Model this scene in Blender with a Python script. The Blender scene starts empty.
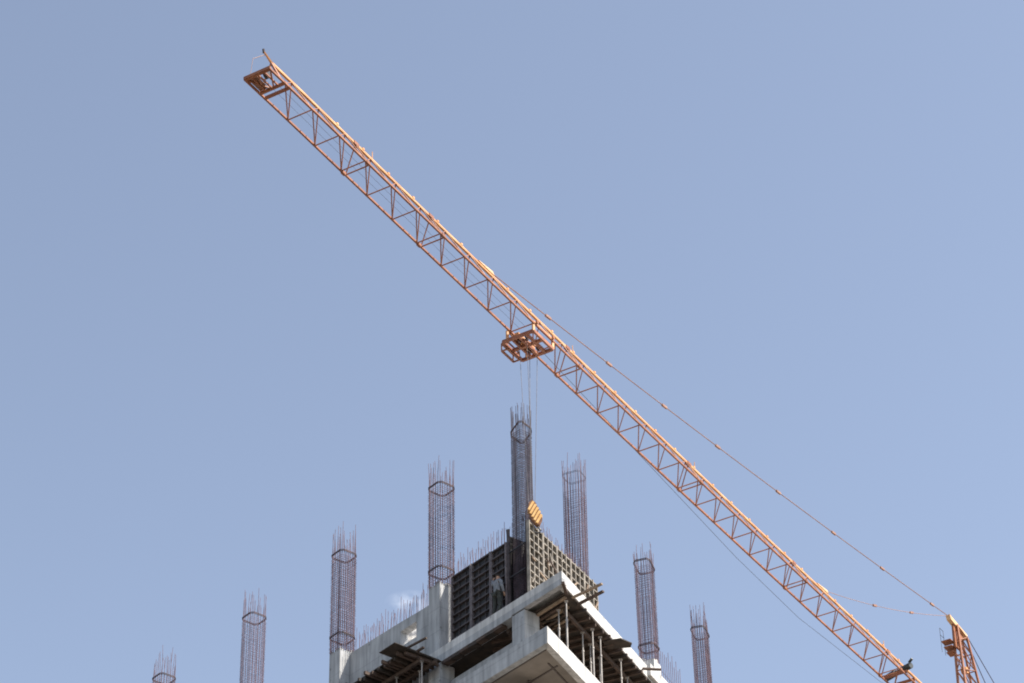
import bpy, bmesh, math, random
from mathutils import Vector, Matrix
random.seed(7)
R = math.radians
S = bpy.context.scene
COL = S.collection

# ------------------------------------------------------------------ camera
F_PX, PITCH, ROLL = 2919.0, math.atan(0.7225), R(1.02)
fw = Vector((0, math.cos(PITCH), math.sin(PITCH)))
up0 = Vector((0, -math.sin(PITCH), math.cos(PITCH)))
rt0 = Vector((1, 0, 0))
up = up0*math.cos(ROLL) + rt0*math.sin(ROLL)
rt = rt0*math.cos(ROLL) - up0*math.sin(ROLL)
cd = bpy.data.cameras.new('camera')
cam = bpy.data.objects.new('camera', cd)
COL.objects.link(cam)
M = Matrix((rt, up, -fw)).transposed().to_4x4()
M.translation = Vector((0, 0, 1.7))
cam.matrix_world = M
cd.sensor_width = 36
cd.lens = 36*F_PX/1024
cd.clip_start, cd.clip_end = 0.5, 5000
S.camera = cam

# ------------------------------------------------------------------ sky and sun
SUN_AZ, SUN_EL = 109.0, 54.0
W = bpy.data.worlds.new('World')
S.world = W
W.use_nodes = True
nt = W.node_tree
nt.nodes.clear()
N = nt.nodes.new
Lk = nt.links.new
out = N('ShaderNodeOutputWorld')
bg = N('ShaderNodeBackground')
sky = N('ShaderNodeTexSky')
sky.sky_type = 'NISHITA'
sky.sun_disc = False
sky.sun_elevation = R(SUN_EL)
sky.sun_rotation = R(SUN_AZ)
sky.altitude = 100
sky.air_density = 1.0
sky.dust_density = 1.3
sky.ozone_density = 1.4
hsv = N('ShaderNodeHueSaturation')
hsv.inputs['Hue'].default_value = 0.494
hsv.inputs['Saturation'].default_value = 0.65
hsv.inputs['Value'].default_value = 1.0
gm = N('ShaderNodeGamma')
gm.inputs['Gamma'].default_value = 1.35
Lk(sky.outputs[0], gm.inputs['Color'])
Lk(gm.outputs[0], hsv.inputs['Color'])
# one faint wisp of fair-weather cloud, at infinity
tc = N('ShaderNodeTexCoord')
mp = N('ShaderNodeMapping')
mp.vector_type = 'POINT'
cdir = Vector((-0.036, 0.859, 0.5115)).normalized()
mp.inputs['Location'].default_value = [-c*1.0 for c in cdir]
Lk(tc.outputs['Generated'], mp.inputs['Vector'])
sc = N('ShaderNodeVectorMath'); sc.operation = 'MULTIPLY'
sc.inputs[1].default_value = (105, 150, 240)
Lk(mp.outputs[0], sc.inputs[0])
ln = N('ShaderNodeVectorMath'); ln.operation = 'LENGTH'
Lk(sc.outputs[0], ln.inputs[0])
nz = N('ShaderNodeTexNoise')
nz.inputs['Scale'].default_value = 190
nz.inputs['Detail'].default_value = 5
Lk(tc.outputs['Generated'], nz.inputs['Vector'])
mr = N('ShaderNodeMapRange')
mr.inputs['From Min'].default_value = 1.0
mr.inputs['From Max'].default_value = 0.1
mr.inputs['To Max'].default_value = 0.62
Lk(ln.outputs['Value'], mr.inputs['Value'])
mr2 = N('ShaderNodeMapRange')
mr2.inputs['From Min'].default_value = 0.36
mr2.inputs['From Max'].default_value = 0.66
Lk(nz.outputs['Fac'], mr2.inputs['Value'])
mm = N('ShaderNodeMath'); mm.operation = 'MULTIPLY'
Lk(mr.outputs[0], mm.inputs[0]); Lk(mr2.outputs[0], mm.inputs[1])
mx = N('ShaderNodeMixRGB')
mx.inputs['Color2'].default_value = (7.5, 8.0, 9.2, 1)
Lk(mm.outputs[0], mx.inputs['Fac'])
Lk(hsv.outputs[0], mx.inputs['Color1'])
Lk(mx.outputs[0], bg.inputs['Color'])
bg.inputs['Strength'].default_value = 0.0675
Lk(bg.outputs[0], out.inputs['Surface'])

sd = bpy.data.lights.new('sun', 'SUN')
sd.energy = 4.8
sd.angle = R(0.53)
sd.color = (1.0, 0.93, 0.83)
sun = bpy.data.objects.new('sun', sd)
COL.objects.link(sun)
sv = Vector((math.sin(R(SUN_AZ))*math.cos(R(SUN_EL)), math.cos(R(SUN_AZ))*math.cos(R(SUN_EL)), math.sin(R(SUN_EL))))
sun.rotation_euler = sv.to_track_quat('Z', 'Y').to_euler()
sun.location = (60, 60, 150)

S.view_settings.view_transform = 'Standard'
S.view_settings.look = 'None'
S.view_settings.exposure = 1.1
S.view_settings.gamma = 1
S.render.engine = 'CYCLES'
S.cycles.filter_width = 1.9
S.cycles.max_bounces = 6

# ------------------------------------------------------------------ materials
def mat(name, c1, c2=None, scale=3.0, rough=0.75, metal=0.0, bump=0.0, detail=5, stretch=(1, 1, 1), lo=0.35, hi=0.65):
    m = bpy.data.materials.new(name)
    m.use_nodes = True
    t = m.node_tree
    b = t.nodes['Principled BSDF']
    b.inputs['Roughness'].default_value = rough
    b.inputs['Metallic'].default_value = metal
    b.inputs['Base Color'].default_value = (*c1, 1)
    if c2:
        g = t.nodes.new('ShaderNodeNewGeometry')
        mpn = t.nodes.new('ShaderNodeMapping')
        mpn.inputs['Scale'].default_value = stretch
        t.links.new(g.outputs['Position'], mpn.inputs['Vector'])
        n = t.nodes.new('ShaderNodeTexNoise')
        n.inputs['Scale'].default_value = scale
        n.inputs['Detail'].default_value = detail
        t.links.new(mpn.outputs[0], n.inputs['Vector'])
        r = t.nodes.new('ShaderNodeValToRGB')
        r.color_ramp.elements[0].position = lo
        r.color_ramp.elements[1].position = hi
        r.color_ramp.elements[0].color = (*c1, 1)
        r.color_ramp.elements[1].color = (*c2, 1)
        t.links.new(n.outputs['Fac'], r.inputs['Fac'])
        t.links.new(r.outputs[0], b.inputs['Base Color'])
        if bump:
            bp = t.nodes.new('ShaderNodeBump')
            bp.inputs['Strength'].default_value = bump
            bp.inputs['Distance'].default_value = 0.03
            t.links.new(n.outputs['Fac'], bp.inputs['Height'])
            t.links.new(bp.outputs[0], b.inputs['Normal'])
    return m

def concrete_mat(name, dark, light, board=0.5):
    """cast concrete: blotches, vertical run marks and the lines left by shutter boards"""
    m = mat(name, dark, light, scale=1.1, rough=0.9, bump=0.25, lo=0.3, hi=0.7)
    t = m.node_tree
    b = t.nodes['Principled BSDF']
    ramp = [n for n in t.nodes if n.type == 'VALTORGB'][0]
    g = [n for n in t.nodes if n.type == 'NEW_GEOMETRY'][0]
    mpn = t.nodes.new('ShaderNodeMapping')
    mpn.inputs['Scale'].default_value = (3.5, 3.5, 0.35)
    t.links.new(g.outputs['Position'], mpn.inputs['Vector'])
    n = t.nodes.new('ShaderNodeTexNoise')
    n.inputs['Scale'].default_value = 1.6
    n.inputs['Detail'].default_value = 4
    t.links.new(mpn.outputs[0], n.inputs['Vector'])
    r1 = t.nodes.new('ShaderNodeMapRange')
    r1.inputs['From Min'].default_value = 0.3
    r1.inputs['From Max'].default_value = 0.7
    r1.inputs['To Min'].default_value = 0.66
    r1.inputs['To Max'].default_value = 1.12
    t.links.new(n.outputs['Fac'], r1.inputs['Value'])
    # horizontal pour / board joints every 0.6 m
    sx = t.nodes.new('ShaderNodeSeparateXYZ')
    t.links.new(g.outputs['Position'], sx.inputs[0])
    md = t.nodes.new('ShaderNodeMath'); md.operation = 'PINGPONG'
    md.inputs[1].default_value = board
    t.links.new(sx.outputs['Z'], md.inputs[0])
    r2 = t.nodes.new('ShaderNodeMapRange')
    r2.inputs['From Min'].default_value = 0.0
    r2.inputs['From Max'].default_value = 0.03
    r2.inputs['To Min'].default_value = 0.8
    r2.inputs['To Max'].default_value = 1.0
    t.links.new(md.outputs[0], r2.inputs['Value'])
    mu = t.nodes.new('ShaderNodeMath'); mu.operation = 'MULTIPLY'
    t.links.new(r1.outputs[0], mu.inputs[0]); t.links.new(r2.outputs[0], mu.inputs[1])
    vo = t.nodes.new('ShaderNodeTexVoronoi')
    vo.inputs['Scale'].default_value = 1.7
    vo.inputs['Randomness'].default_value = 0.55
    t.links.new(g.outputs['Position'], vo.inputs['Vector'])
    r3 = t.nodes.new('ShaderNodeMapRange')
    r3.inputs['From Min'].default_value = 0.05
    r3.inputs['From Max'].default_value = 0.13
    r3.inputs['To Min'].default_value = 0.6
    r3.inputs['To Max'].default_value = 1.0
    t.links.new(vo.outputs['Distance'], r3.inputs['Value'])
    mu0 = mu
    mu = t.nodes.new('ShaderNodeMath'); mu.operation = 'MULTIPLY'
    t.links.new(mu0.outputs[0], mu.inputs[0]); t.links.new(r3.outputs[0], mu.inputs[1])
    vm = t.nodes.new('ShaderNodeVectorMath'); vm.operation = 'SCALE'
    t.links.new(ramp.outputs[0], vm.inputs[0]); t.links.new(mu.outputs[0], vm.inputs['Scale'])
    t.links.new(vm.outputs[0], b.inputs['Base Color'])
    return m

CONC = concrete_mat('cast_concrete', (0.29, 0.295, 0.30), (0.42, 0.425, 0.43))
CONC_LIT = concrete_mat('pale_sunlit_concrete', (0.42, 0.41, 0.395), (0.55, 0.535, 0.515), 0.9)  # paler copy of the cast concrete, with sunlight put into the colour
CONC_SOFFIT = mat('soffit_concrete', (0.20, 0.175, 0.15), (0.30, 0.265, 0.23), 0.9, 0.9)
REBAR = mat('rusty_rebar', (0.10, 0.065, 0.085), (0.19, 0.125, 0.145), 6, 0.8, 0.2)
REBAR_DARK = mat('dark_steel_ring', (0.035, 0.03, 0.035), (0.09, 0.05, 0.05), 5, 0.7, 0.3)
REBAR_GREY = mat('mill_steel_bar', (0.045, 0.035, 0.045), (0.09, 0.065, 0.08), 5, 0.7, 0.3)
ORANGE = mat('faded_orange_paint', (0.45, 0.19, 0.06), (0.60, 0.32, 0.13), 1.8, 0.55, bump=0.05)
ORANGE_SHADE = mat('shaded_orange_paint', (0.20, 0.065, 0.027), (0.31, 0.115, 0.046), 2.5, 0.6)  # darker twin of the faded orange, shade on the steel put into its colour
TROLLEY_RED = mat('brick_orange_paint', (0.20, 0.062, 0.030), (0.34, 0.13, 0.06), 2.5, 0.6)
JOINTM = mat('grimy_joint', (0.085, 0.07, 0.062), (0.13, 0.11, 0.10), 4, 0.9)
CREAM = mat('cream_paint', (0.55, 0.32, 0.15), (0.62, 0.40, 0.21), 2, 0.5)
ROPE = mat('steel_rope', (0.10, 0.095, 0.10), (0.16, 0.15, 0.16), 8, 0.5, 0.6)
PEND = mat('pendant_bar_paint', (0.22, 0.10, 0.06), (0.30, 0.16, 0.10), 3, 0.6)
BLACK = mat('black_machine_paint', (0.02, 0.02, 0.024), (0.045, 0.04, 0.04), 6, 0.5)
GREENBLK = mat('dark_green_paint', (0.012, 0.016, 0.017), (0.028, 0.032, 0.03), 6, 0.5)
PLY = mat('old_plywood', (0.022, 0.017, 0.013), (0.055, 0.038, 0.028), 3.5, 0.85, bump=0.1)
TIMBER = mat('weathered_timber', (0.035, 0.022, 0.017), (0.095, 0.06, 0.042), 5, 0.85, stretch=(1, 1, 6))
TIMBER_L = mat('pale_timber', (0.16, 0.11, 0.075), (0.27, 0.20, 0.14), 5, 0.85)
STEELF = mat('galvanised_frame', (0.14, 0.12, 0.095), (0.28, 0.245, 0.20), 4, 0.6)
STEELD = mat('shaded_panel_frame', (0.03, 0.024, 0.026), (0.07, 0.055, 0.056), 4, 0.7)  # brown-black frames, darkened with the shade of the left face
PLYD = mat('shaded_black_plywood', (0.006, 0.005, 0.006), (0.016, 0.012, 0.013), 3, 0.6)  # black facing, with the shade of the left face put into its colour
JOINT = mat('panel_joint_profile', (0.10, 0.08, 0.082), (0.16, 0.135, 0.135), 6, 0.6)
PROPM = mat('prop_steel', (0.22, 0.20, 0.185), (0.34, 0.31, 0.28), 5, 0.55, 0.2)
YELLOW = mat('yellow_hook_paint', (0.72, 0.40, 0.12), (0.80, 0.50, 0.20), 4, 0.5)
BROWN = mat('brown_stripe_paint', (0.16, 0.07, 0.03), (0.24, 0.11, 0.05), 4, 0.6)
SHIRT = mat('grey_shirt', (0.13, 0.14, 0.155), (0.19, 0.20, 0.22), 8, 0.9)
TROUSER = mat('dark_trousers', (0.022, 0.025, 0.022), (0.04, 0.042, 0.035), 8, 0.9)
SKIN = mat('skin', (0.30, 0.17, 0.11), (0.36, 0.21, 0.14), 8, 0.6)
HAIR = mat('dark_hair', (0.012, 0.01, 0.009), (0.03, 0.02, 0.016), 20, 0.8)
SOIL = mat('sandy_soil', (0.10, 0.092, 0.08), (0.16, 0.145, 0.125), 0.15, 0.95)
GLASS = mat('cab_glass', (0.05, 0.07, 0.08), None, rough=0.1)

# ------------------------------------------------------------------ mesh helpers
class MB:
    def __init__(s):
        s.v, s.f, s.mi = [], [], []
    def add(s, v, f, mi=0):
        k = len(s.v)
        s.v += [tuple(p) for p in v]
        s.f += [tuple(i+k for i in q) for q in f]
        s.mi += [mi]*len(f)
        return s
    def hexa(s, b, t, mi=0):      # four bottom corners (ccw from above), four top corners
        return s.add(list(b)+list(t), [(3, 2, 1, 0), (4, 5, 6, 7), (0, 1, 5, 4), (1, 2, 6, 5), (2, 3, 7, 6), (3, 0, 4, 7)], mi)
    def prism(s, poly, z0, z1, mi=0):
        n = len(poly)
        v = [(p[0], p[1], z0) for p in poly]+[(p[0], p[1], z1) for p in poly]
        f = [tuple(range(n-1, -1, -1)), tuple(range(n, 2*n))]+[(i, (i+1) % n, (i+1) % n+n, i+n) for i in range(n)]
        return s.add(v, f, mi)
    def bar(s, a, b, w, h=None, upv=(0, 0, 1), mi=0):
        a, b = Vector(a), Vector(b)
        h = h or w
        d = (b-a).normalized()
        u = Vector(upv)
        if abs(d.dot(u)) > 0.98:
            u = Vector((0.766, 0.643, 0))
        x = d.cross(u).normalized()
        y = x.cross(d)
        q = [x*(-w/2)+y*(-h/2), x*(w/2)+y*(-h/2), x*(w/2)+y*(h/2), x*(-w/2)+y*(h/2)]
        return s.add([a+c for c in q]+[b+c for c in q], [(0, 1, 2, 3), (7, 6, 5, 4), (0, 4, 5, 1), (1, 5, 6, 2), (2, 6, 7, 3), (3, 7, 4, 0)], mi)
    def tube(s, pts, r, n=6, mi=0, closed=False):
        pts = [Vector(p) for p in pts]
        m = len(pts)
        rings = []
        for i, p in enumerate(pts):
            if closed:
                d = pts[(i+1) % m]-pts[i-1]
            else:
                d = pts[min(i+1, m-1)]-pts[max(i-1, 0)]
            d.normalize()
            u = Vector((0, 0, 1)) if abs(d.z) < 0.9 else Vector((1, 0, 0))
            x = d.cross(u).normalized()
            y = x.cross(d)
            rr = r[i] if isinstance(r, (list, tuple)) else r
            rings.append([p+x*rr*math.cos(2*math.pi*k/n)+y*rr*math.sin(2*math.pi*k/n) for k in range(n)])
        v = [q for g in rings for q in g]
        f = []
        for i in range(m if closed else m-1):
            j = (i+1) % m
            for k in range(n):
                f.append((i*n+k, i*n+(k+1) % n, j*n+(k+1) % n, j*n+k))
        if not closed:
            f += [tuple(range(n-1, -1, -1)), tuple((m-1)*n+k for k in range(n))]
        return s.add(v, f, mi)
    def build(s, name, mats, parent=None, loc=None):
        me = bpy.data.meshes.new(name)
        me.from_pydata(s.v, [], s.f)
        for m in (mats if isinstance(mats, (list, tuple)) else [mats]):
            me.materials.append(m)
        for p, k in zip(me.polygons, s.mi):
            p.material_index = k
        bm = bmesh.new()
        bm.from_mesh(me)
        bmesh.ops.recalc_face_normals(bm, faces=bm.faces)
        bm.to_mesh(me)
        bm.free()
        o = bpy.data.objects.new(name, me)
        COL.objects.link(o)
        if loc is not None:
            o.location = loc
        if parent is not None:
            o.parent = parent
        return o

def thing(name, label, cat, loc=(0, 0, 0), rotz=0, group=None):
    o = bpy.data.objects.new(name, None)
    COL.objects.link(o)
    o.empty_display_size = 0.3
    o.location = loc
    o.rotation_euler = (0, 0, rotz)
    return tag(o, label, cat, group)

def tag(o, label, cat, group=None):
    o['label'] = label
    o['category'] = cat
    if group:
        o['group'] = group
    return o

def inst(me, name, parent=None, loc=(0, 0, 0), rotz=0, scale=None):
    o = bpy.data.objects.new(name, me)
    COL.objects.link(o)
    o.location = loc
    o.rotation_euler = (0, 0, rotz)
    if scale:
        o.scale = scale
    if parent is not None:
        o.parent = parent
    return o

def struct(o):
    o['kind'] = 'structure'
    return o

# ------------------------------------------------------------------ plan frames
def dirv(az):
    return Vector((math.sin(R(az)), math.cos(R(az)), 0))
ZU = 56.2
A = Vector((0.42, 90.92, 0))            # on the left facade line at the corner column
uL, nL = dirv(320), dirv(230)           # along the left facade (away), outward
C0 = Vector((1.70, 89.64, 0))           # slab corner
uR, nR = dirv(25), dirv(115)            # along the right facade (away), outward
def PL(s, o, h=0):
    p = A+uL*s+nL*o
    p.z = ZU+h
    return p
def PR(t, o, h=0):
    p = C0+uR*t+nR*o
    p.z = ZU+h
    return p
def boxL(mb, s0, s1, o0, o1, h0, h1, mi=0):
    return mb.hexa([PL(s0, o0, h0), PL(s1, o0, h0), PL(s1, o1, h0), PL(s0, o1, h0)],
                   [PL(s0, o0, h1), PL(s1, o0, h1), PL(s1, o1, h1), PL(s0, o1, h1)], mi)
def boxR(mb, t0, t1, o0, o1, h0, h1, mi=0):
    return mb.hexa([PR(t0, o0, h0), PR(t1, o0, h0), PR(t1, o1, h0), PR(t0, o1, h0)],
                   [PR(t0, o0, h1), PR(t1, o0, h1), PR(t1, o1, h1), PR(t0, o1, h1)], mi)
def meet(oL, oR):
    """plan point lying oL outside the left face line and oR outside the right edge line"""
    a1, b1, c1 = nL.x, nL.y, nL.dot(A)+oL
    a2, b2, c2 = nR.x, nR.y, nR.dot(C0)+oR
    det = a1*b2-a2*b1
    return Vector(((c1*b2-c2*b1)/det, (a1*c2-a2*c1)/det, 0))

# ------------------------------------------------------------------ ground
g = MB()
g.add([(-3000, -3000, 0), (3000, -3000, 0), (3000, 3000, 0), (-3000, 3000, 0)], [(0, 1, 2, 3)])
struct(g.build('ground', SOIL))

# ------------------------------------------------------------------ building
bld = thing('unfinished_building', 'grey concrete high-rise frame under construction, sharp corner at its top', 'building',
            (A.x, A.y-0.0, 0))
bld.location = (0, 0, 0)
LEN_L, LEN_R = 27.0, 22.0
def floor_poly(oL, oR):
    c = meet(oL, oR)
    pl = c+uL*(LEN_L+oL)
    pr = c+uR*LEN_R
    return [c, pr, pr+uL*LEN_L, pl]
# top slab (z 0 .. -0.52) and its downstand beams
MB().prism(floor_poly(0, 0), ZU-0.30, ZU).build('floor_slab', CONC_LIT, bld)
m = MB()
c = meet(0, 0)
boxL(m, 0.95, 27, -0.45, 0.0, -0.60, -0.301)
sC = (c-A).dot(uL)
boxL(m, sC, 0.948, -0.22, 0.0, -0.54, -0.301)
m.build('edge_beam', CONC, bld)
m = MB()
boxR(m, 0.12, LEN_R, -0.25, 0.0, -0.52, -0.301)
m.build('edge_beam', CONC_LIT, bld)
# the balcony floor one storey down: slab with edge beams and soffit ribs
def low_floor(h, detail=True):
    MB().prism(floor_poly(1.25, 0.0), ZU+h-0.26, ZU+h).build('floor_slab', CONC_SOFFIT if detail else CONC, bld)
    cc = meet(1.25, 0)
    s0 = (cc-A).dot(uL)
    m = MB()
    m.hexa([PL(s0, 1.25, h-.66), PL(26, 1.25, h-.66), PL(26, 1.0, h-.66), PL(s0+.3, 1.0, h-.66)],
           [PL(s0, 1.252, h+.004), PL(26, 1.252, h+.004), PL(26, 1.0, h+.004), PL(s0+.3, 1.0, h+.004)])
    m.build('edge_beam', CONC, bld)
    t0 = (cc-C0).dot(uR)
    m = MB()
    m.hexa([PR(t0+.004, 0.0, h-.66), PR(t0+.50, -.25, h-.66), PR(LEN_R, -.25, h-.66), PR(LEN_R, 0, h-.66)],
           [PR(t0+.004, 0.003, h+.006), PR(t0+.50, -.25, h+.006), PR(LEN_R, -.25, h+.006), PR(LEN_R, 0.003, h+.006)])
    m.build('edge_beam', CONC_LIT, bld)
    if detail:
        m = MB()
        boxL(m, -1.5, 26, .50, .56, h-.29, h-.262)
        boxL(m, -.9, 26, -.56, -.50, h-.29, h-.262)
        boxR(m, 0.4, 20, -.90, -.84, h-.295, h-.263)
        boxR(m, 1.2, 20, -2.06, -2.0, h-.295, h-.263)
        for s in (-.3, 1.15, 2.4, 3.4, 5.6, 8.7, 11.9, 18.1):
            boxL(m, s-.03, s+.03, .562, .998, h-.29, h-.264)
        m.build('soffit_joint', JOINTM, bld)
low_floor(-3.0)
m = MB()  # added slab strip out of view, shades the space under the left platform
boxL(m, 5.0, 26, 1.256, 2.15, -3.26, -3.0)
m.build('added_shade_slab', CONC, bld)
for k in range(2, 18):
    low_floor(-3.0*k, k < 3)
# stair and lift core, and interior walls that close the view through the floors
core_a = meet(-7.5, -7.0)
MB().prism([core_a, core_a+uR*6, core_a+uR*6+uL*9, core_a+uL*9], 0.02, ZU-0.31).build('core_wall', CONC, bld)

# columns: left row and right row, (plan centre, square side, azimuth of the side, cast top)
LROW = [(24.75, 0.70), (18.05, 0.69), (11.82, 0.69), (5.50, 0.69)]
RROW = [(5.95, -2.07, 0.62), (12.06, -1.73, 0.60), (18.04, -1.76, 0.56)]
def col_poly(cx, a, side):
    u, n = dirv(a), dirv(a+90)
    h = side/2
    return [cx+u*h+n*h, cx-u*h+n*h, cx-u*h-n*h, cx+u*h-n*h]
def jag_column(cx, a, side, z0, z1):
    """cast column with a ragged top"""
    u, n = dirv(a), dirv(a+90)
    h = side/2
    k = 6
    mb = MB()
    vt, vb = [], []
    rim = []
    for e in range(4):
        c1 = [(-h, -h), (h, -h), (h, h), (-h, h)][e]
        c2 = [(h, -h), (h, h), (-h, h), (-h, -h)][e]
        for i in range(k):
            f = i/k
            rim.append((c1[0]+(c2[0]-c1[0])*f, c1[1]+(c2[1]-c1[1])*f))
    top = []
    for i, (p, q) in enumerate(rim):
        w = cx+u*p+n*q
        vb.append((w.x, w.y, z0))
        top.append((w.x, w.y, z1+random.uniform(-0.13, 0.05)))
    nn = len(rim)
    ctr = (cx.x, cx.y, z1-0.02)
    v = vb+top+[ctr]
    f = [tuple(range(nn-1, -1, -1))]+[(i, (i+1) % nn, (i+1) % nn+nn, i+nn) for i in range(nn)]+[(nn+i, nn+(i+1) % nn, 2*nn) for i in range(nn)]
    return mb.add(v, f)
for s, w in LROW:
    p = PL(s, -0.35)
    jag_column(p, 320, w, ZU+0.003, ZU+2.95).build('column', CONC, bld)
    for k in range(0, 18):
        MB().prism(col_poly(p, 320, w), ZU-3*k-3.0+.007, ZU-3*k-(.605 if k == 0 else .665)).build('column', CONC, bld)
for t, o, w in RROW:
    p = PR(t, o)
    jag_column(p, 25, w+.06, ZU+0.003, ZU+2.9).build('column', CONC_LIT, bld)
    for k in range(0, 18):
        MB().prism(col_poly(p, 25, w+.06), ZU-3*k-3.0+.007, ZU-3*k-.305).build('column', CONC, bld)
pc = PL(.59, -0.36)
MB().prism(col_poly(pc, 320, 0.70), ZU-3+.007, ZU-.605).build('column', CONC, bld)
for k in range(1, 18):
    MB().prism(col_poly(pc, 320, 0.70), ZU-3*k-3.0+.007, ZU-3*k-.665).build('column', CONC, bld)

# cast wall on the left facade between the columns, with one window hole
def bar_mesh(r, h, name='bar', n=5, bend=0.0):
    mb = MB()
    k = 3 if bend else 1
    mb.tube([(bend*(i/k)**2, 0, h*i/k) for i in range(k+1)], r, n)
    me = bpy.data.meshes.new(name)
    me.from_pydata(mb.v, [], mb.f)
    return me
starter_me = [bar_mesh(0.0095, h, 'starter_bar', 5, b) for h, b in ((1.12, .03), (1.0, -.05), (1.22, .0), (0.9, .06))]
for q in starter_me:
    q.materials.append(REBAR)
def starters(parent, pts):
    for p in pts:
        o = inst(random.choice(starter_me), 'starter_bar', parent, p, random.uniform(0, 6.28),
                 (1, 1, random.uniform(0.85, 1.08)))
wall = MB()
def wseg(s0, s1, h0, h1a, h1b=None):
    h1b = h1a if h1b is None else h1b
    wall.hexa([PL(s0, -.85, h0), PL(s1, -.85, h0), PL(s1, -.5, h0), PL(s0, -.5, h0)],
              [PL(s0, -.85, h1a), PL(s1, -.85, h1b), PL(s1, -.5, h1b), PL(s0, -.5, h1a)])
wseg(5.86, 7.23, .004, 2.64, 2.67)
wseg(7.232, 8.22, .004, 1.62)
wseg(7.232, 8.22, 2.30, 2.67, 2.72)
wseg(8.222, 11.46, .004, 2.72, 2.80)
wl = wall.build('wall', CONC, bld)
pts = []
s = 6.05
while s < 11.4:
    if s < 8.15 or s > 8.15:
        pts.append(PL(s, -.58+random.uniform(-.02, .02), 2.60))
        if random.random() < .75:
            pts.append(PL(s+random.uniform(.02, .1), -.78, 2.60))
    s += random.uniform(.11, .17)
starters(wl, pts)
# further wall bays of the left facade (mostly below the frame)
for s0, s1 in ((12.2, 17.68), (18.4, 24.37)):
    m = MB()
    boxL(m, s0, s1, -.85, -.5, .004, 1.1)
    m.build('wall', CONC, bld)
# inner wall seen through the hole, running away from the facade
m = MB()
m.hexa([PL(8.3, -3.2, .004), PL(8.5, -3.2, .004), PL(8.5, -.86, .004), PL(8.3, -.86, .004)],
       [PL(8.3, -3.2, 3.5), PL(8.5, -3.2, 3.5), PL(8.5, -.86, 2.64), PL(8.3, -.86, 2.64)])
m.build('inner_wall', CONC_LIT, bld)
# infill wall under the top slab on the left face, and walls inside the lower storey
m = MB(); boxL(m, .96, 5.14, -.75, -.50, -2.99, -1.22); m.build('infill_wall', CONC, bld)
m = MB(); boxR(m, 8.0, 14, -5.2, -5.0, -2.99, -.9); m.build('inner_wall', CONC, bld)

# mesh of bars standing inside the shutters
m = thing('wall_reinforcement', 'row of bare vertical bars standing behind the dark shutter panels', 'rebar', PL(1.9, -.65, 0))
base = m.location.copy()
pts = []
s = 1.75
while s < 5.0:
    pts.append(PL(s, -.62+random.uniform(-.02, .02), 3.0)-base)
    pts.append(PL(s+.07, -.80, 3.0)-base)
    s += random.uniform(.12, .18)
tie = MB()
for h in [x*.3 for x in range(1, 11)]:
    tie.tube([PL(1.7, -.66, h)-base, PL(4.95, -.66, h)-base], .008, 4)
k = 0
for p in pts:
    st = MB().tube([(p.x, p.y, .01), (p.x, p.y, 3.05)], .0115, 5)
    tie.add(st.v, st.f)
tie.build('bar_mat', REBAR, m)
starters(m, pts)

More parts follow.
